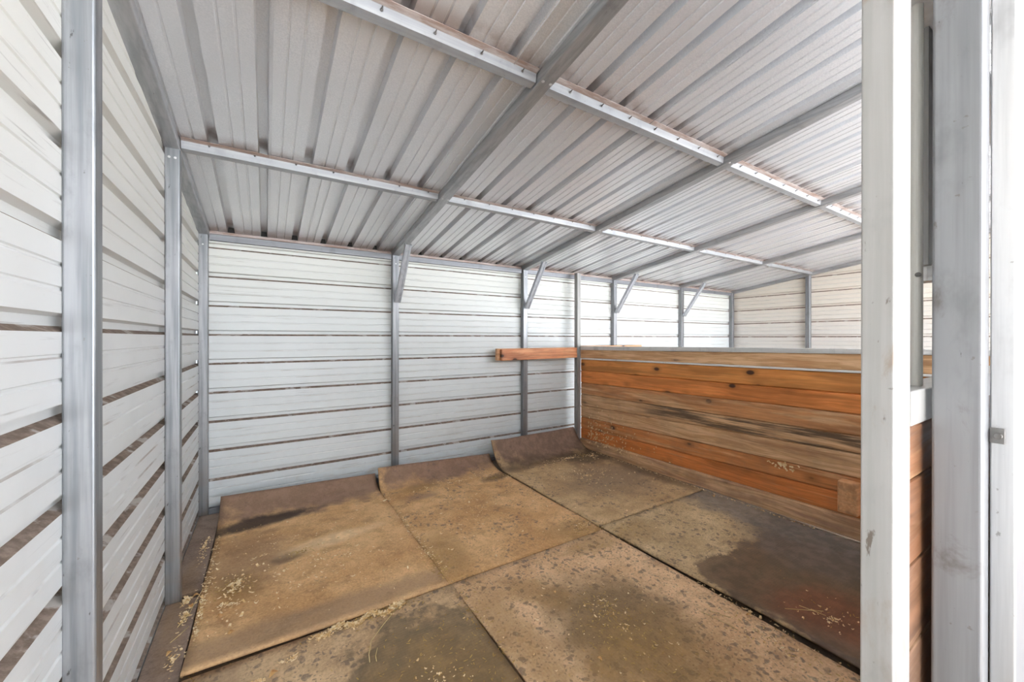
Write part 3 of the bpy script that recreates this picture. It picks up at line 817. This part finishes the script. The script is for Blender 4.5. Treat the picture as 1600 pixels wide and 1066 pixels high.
# individual dry leaves
def leaf(x, y, s, z, ang, label, mat=M_LEAF):
    N = 8; V, FC = [], []
    for i in range(N+1):
        u = i/N; wd = math.sin(math.pi*min(1, u*.96+.02))**.8*.34*s
        cz = .22*s*math.sin(u*3.1)+.002
        for v_ in (-1, 0, 1):
            V.append(((u-.5)*s, v_*wd, cz+abs(v_)*.16*s*math.sin(u*3)))
    for i in range(N):
        for j in range(2): FC.append((3*i+j, 3*i+j+1, 3*i+j+4, 3*i+j+3))
    ca, sa = math.cos(ang), math.sin(ang)
    V = [(a*ca-b_*sa, a*sa+b_*ca, c) for a, b_, c in V]
    o = link_mesh('dry_leaf', V, FC, mat, midx=[0]*len(FC), smooth=True); o.location = (x, y, z)
    md = o.modifiers.new('solid', 'SOLIDIFY'); md.thickness = .0008
    tag(o, label, 'leaf', 'dry leaves on the floor'); return o
leaves = [(.30, -1.66, .030, .6, 'small orange dry leaf alone on the left mat near its front left corner'),
          (.115, -1.33, .030, 1.9, 'orange dry leaf lying upright beside the foot of the middle left post'),
          (.125, -1.245, .030, .2, 'dry leaf right of the foot of the middle left post'),
          (.085, -1.66, .026, .9, 'orange leaf on the narrow strip, nearest one along the left wall'),
          (.245, -1.50, .026, .1, 'curled yellow leaf on the left mat beside the strip'),
          (.46, -2.02, .035, .5, 'yellow-orange leaf in front of the raised edge of the left mat'),
          (.95, -1.905, .032, .8, 'dry leaf at the right end of the shavings pile'),
          (1.73, -2.22, .020, 1.2, 'tiny reddish leaf on the speckled middle mat'),
          (1.62, -2.66, .022, 2.0, 'tiny orange leaf on the speckled middle mat nearest the camera'),
          (3.665, -1.95, .030, .7, 'pale leaf at the foot of the partition beside the mat seam'),
          (.97, -1.33, .016, .4, 'tiny pale leaf in the middle of the left mat'),
          (2.42, -2.86, .026, 2.2, 'curled orange leaf beside the raised seam on the right')]
for x, y, s, a, lb in leaves: leaf(x, y, s, (.0195 if x < .14 else ZF), a, lb)
# straw stalks
def stalk(pts, r, label):
    V, FC = [], []
    n = 6
    P = [Vector(p) for p in pts]
    for i, p in enumerate(P):
        d = (P[min(i+1, len(P)-1)]-P[max(i-1, 0)]).normalized(); a = Vector((0, 0, 1)).cross(d).normalized(); b_ = d.cross(a)
        V += [p+a*r*math.cos(2*math.pi*k/n)+b_*r*math.sin(2*math.pi*k/n) for k in range(n)]
    for i in range(len(P)-1):
        for k in range(n): FC.append((i*n+k, i*n+(k+1) % n, (i+1)*n+(k+1) % n, (i+1)*n+k))
    FC += [tuple(range(n))[::-1], tuple(range(len(V)-n, len(V)))]
    o = link_mesh('straw_stalk', V, FC, M_STALK, loc=tuple(P[0]), smooth=True); return tag(o, label, 'straw', 'straw stalks')
stalk([(.99, -1.90, .030), (.90, -1.98, .028), (.83, -2.05, .026), (.805, -2.12, .024), (.80, -2.16, .022)], .0016, 'long bent straw reaching from the shavings pile over the wet patch')
stalk([(.845, -2.10, .022), (.828, -2.14, .022), (.825, -2.17, .022)], .0014, 'short straw beside the tip of the long bent straw')
stalk([(.085, -1.48, .022), (.12, -1.40, .030), (.135, -1.30, .035), (.15, -1.20, .028)], .0015, 'long straw across the narrow strip by the middle left post')
stalk([(.075, -1.58, .020), (.105, -1.545, .024), (.13, -1.50, .022)], .0013, 'short straw on the narrow strip in front of the middle left post')
stalk([(2.62, -2.93, .026), (2.70, -3.00, .030), (2.76, -3.04, .026)], .0014, 'yellow straw on the reddish wet stain')
stalk([(2.70, -2.96, .030), (2.73, -3.06, .028)], .0013, 'second yellow straw crossing the first on the reddish wet stain')
stalk([(2.25, -2.72, .024), (2.27, -2.80, .024), (2.28, -2.88, .023)], .0014, 'straight pale straw on the speckled mat near the raised seam')
stalk([(2.29, -2.74, .024), (2.33, -2.82, .025)], .0013, 'short straw beside the straight pale straw near the raised seam')
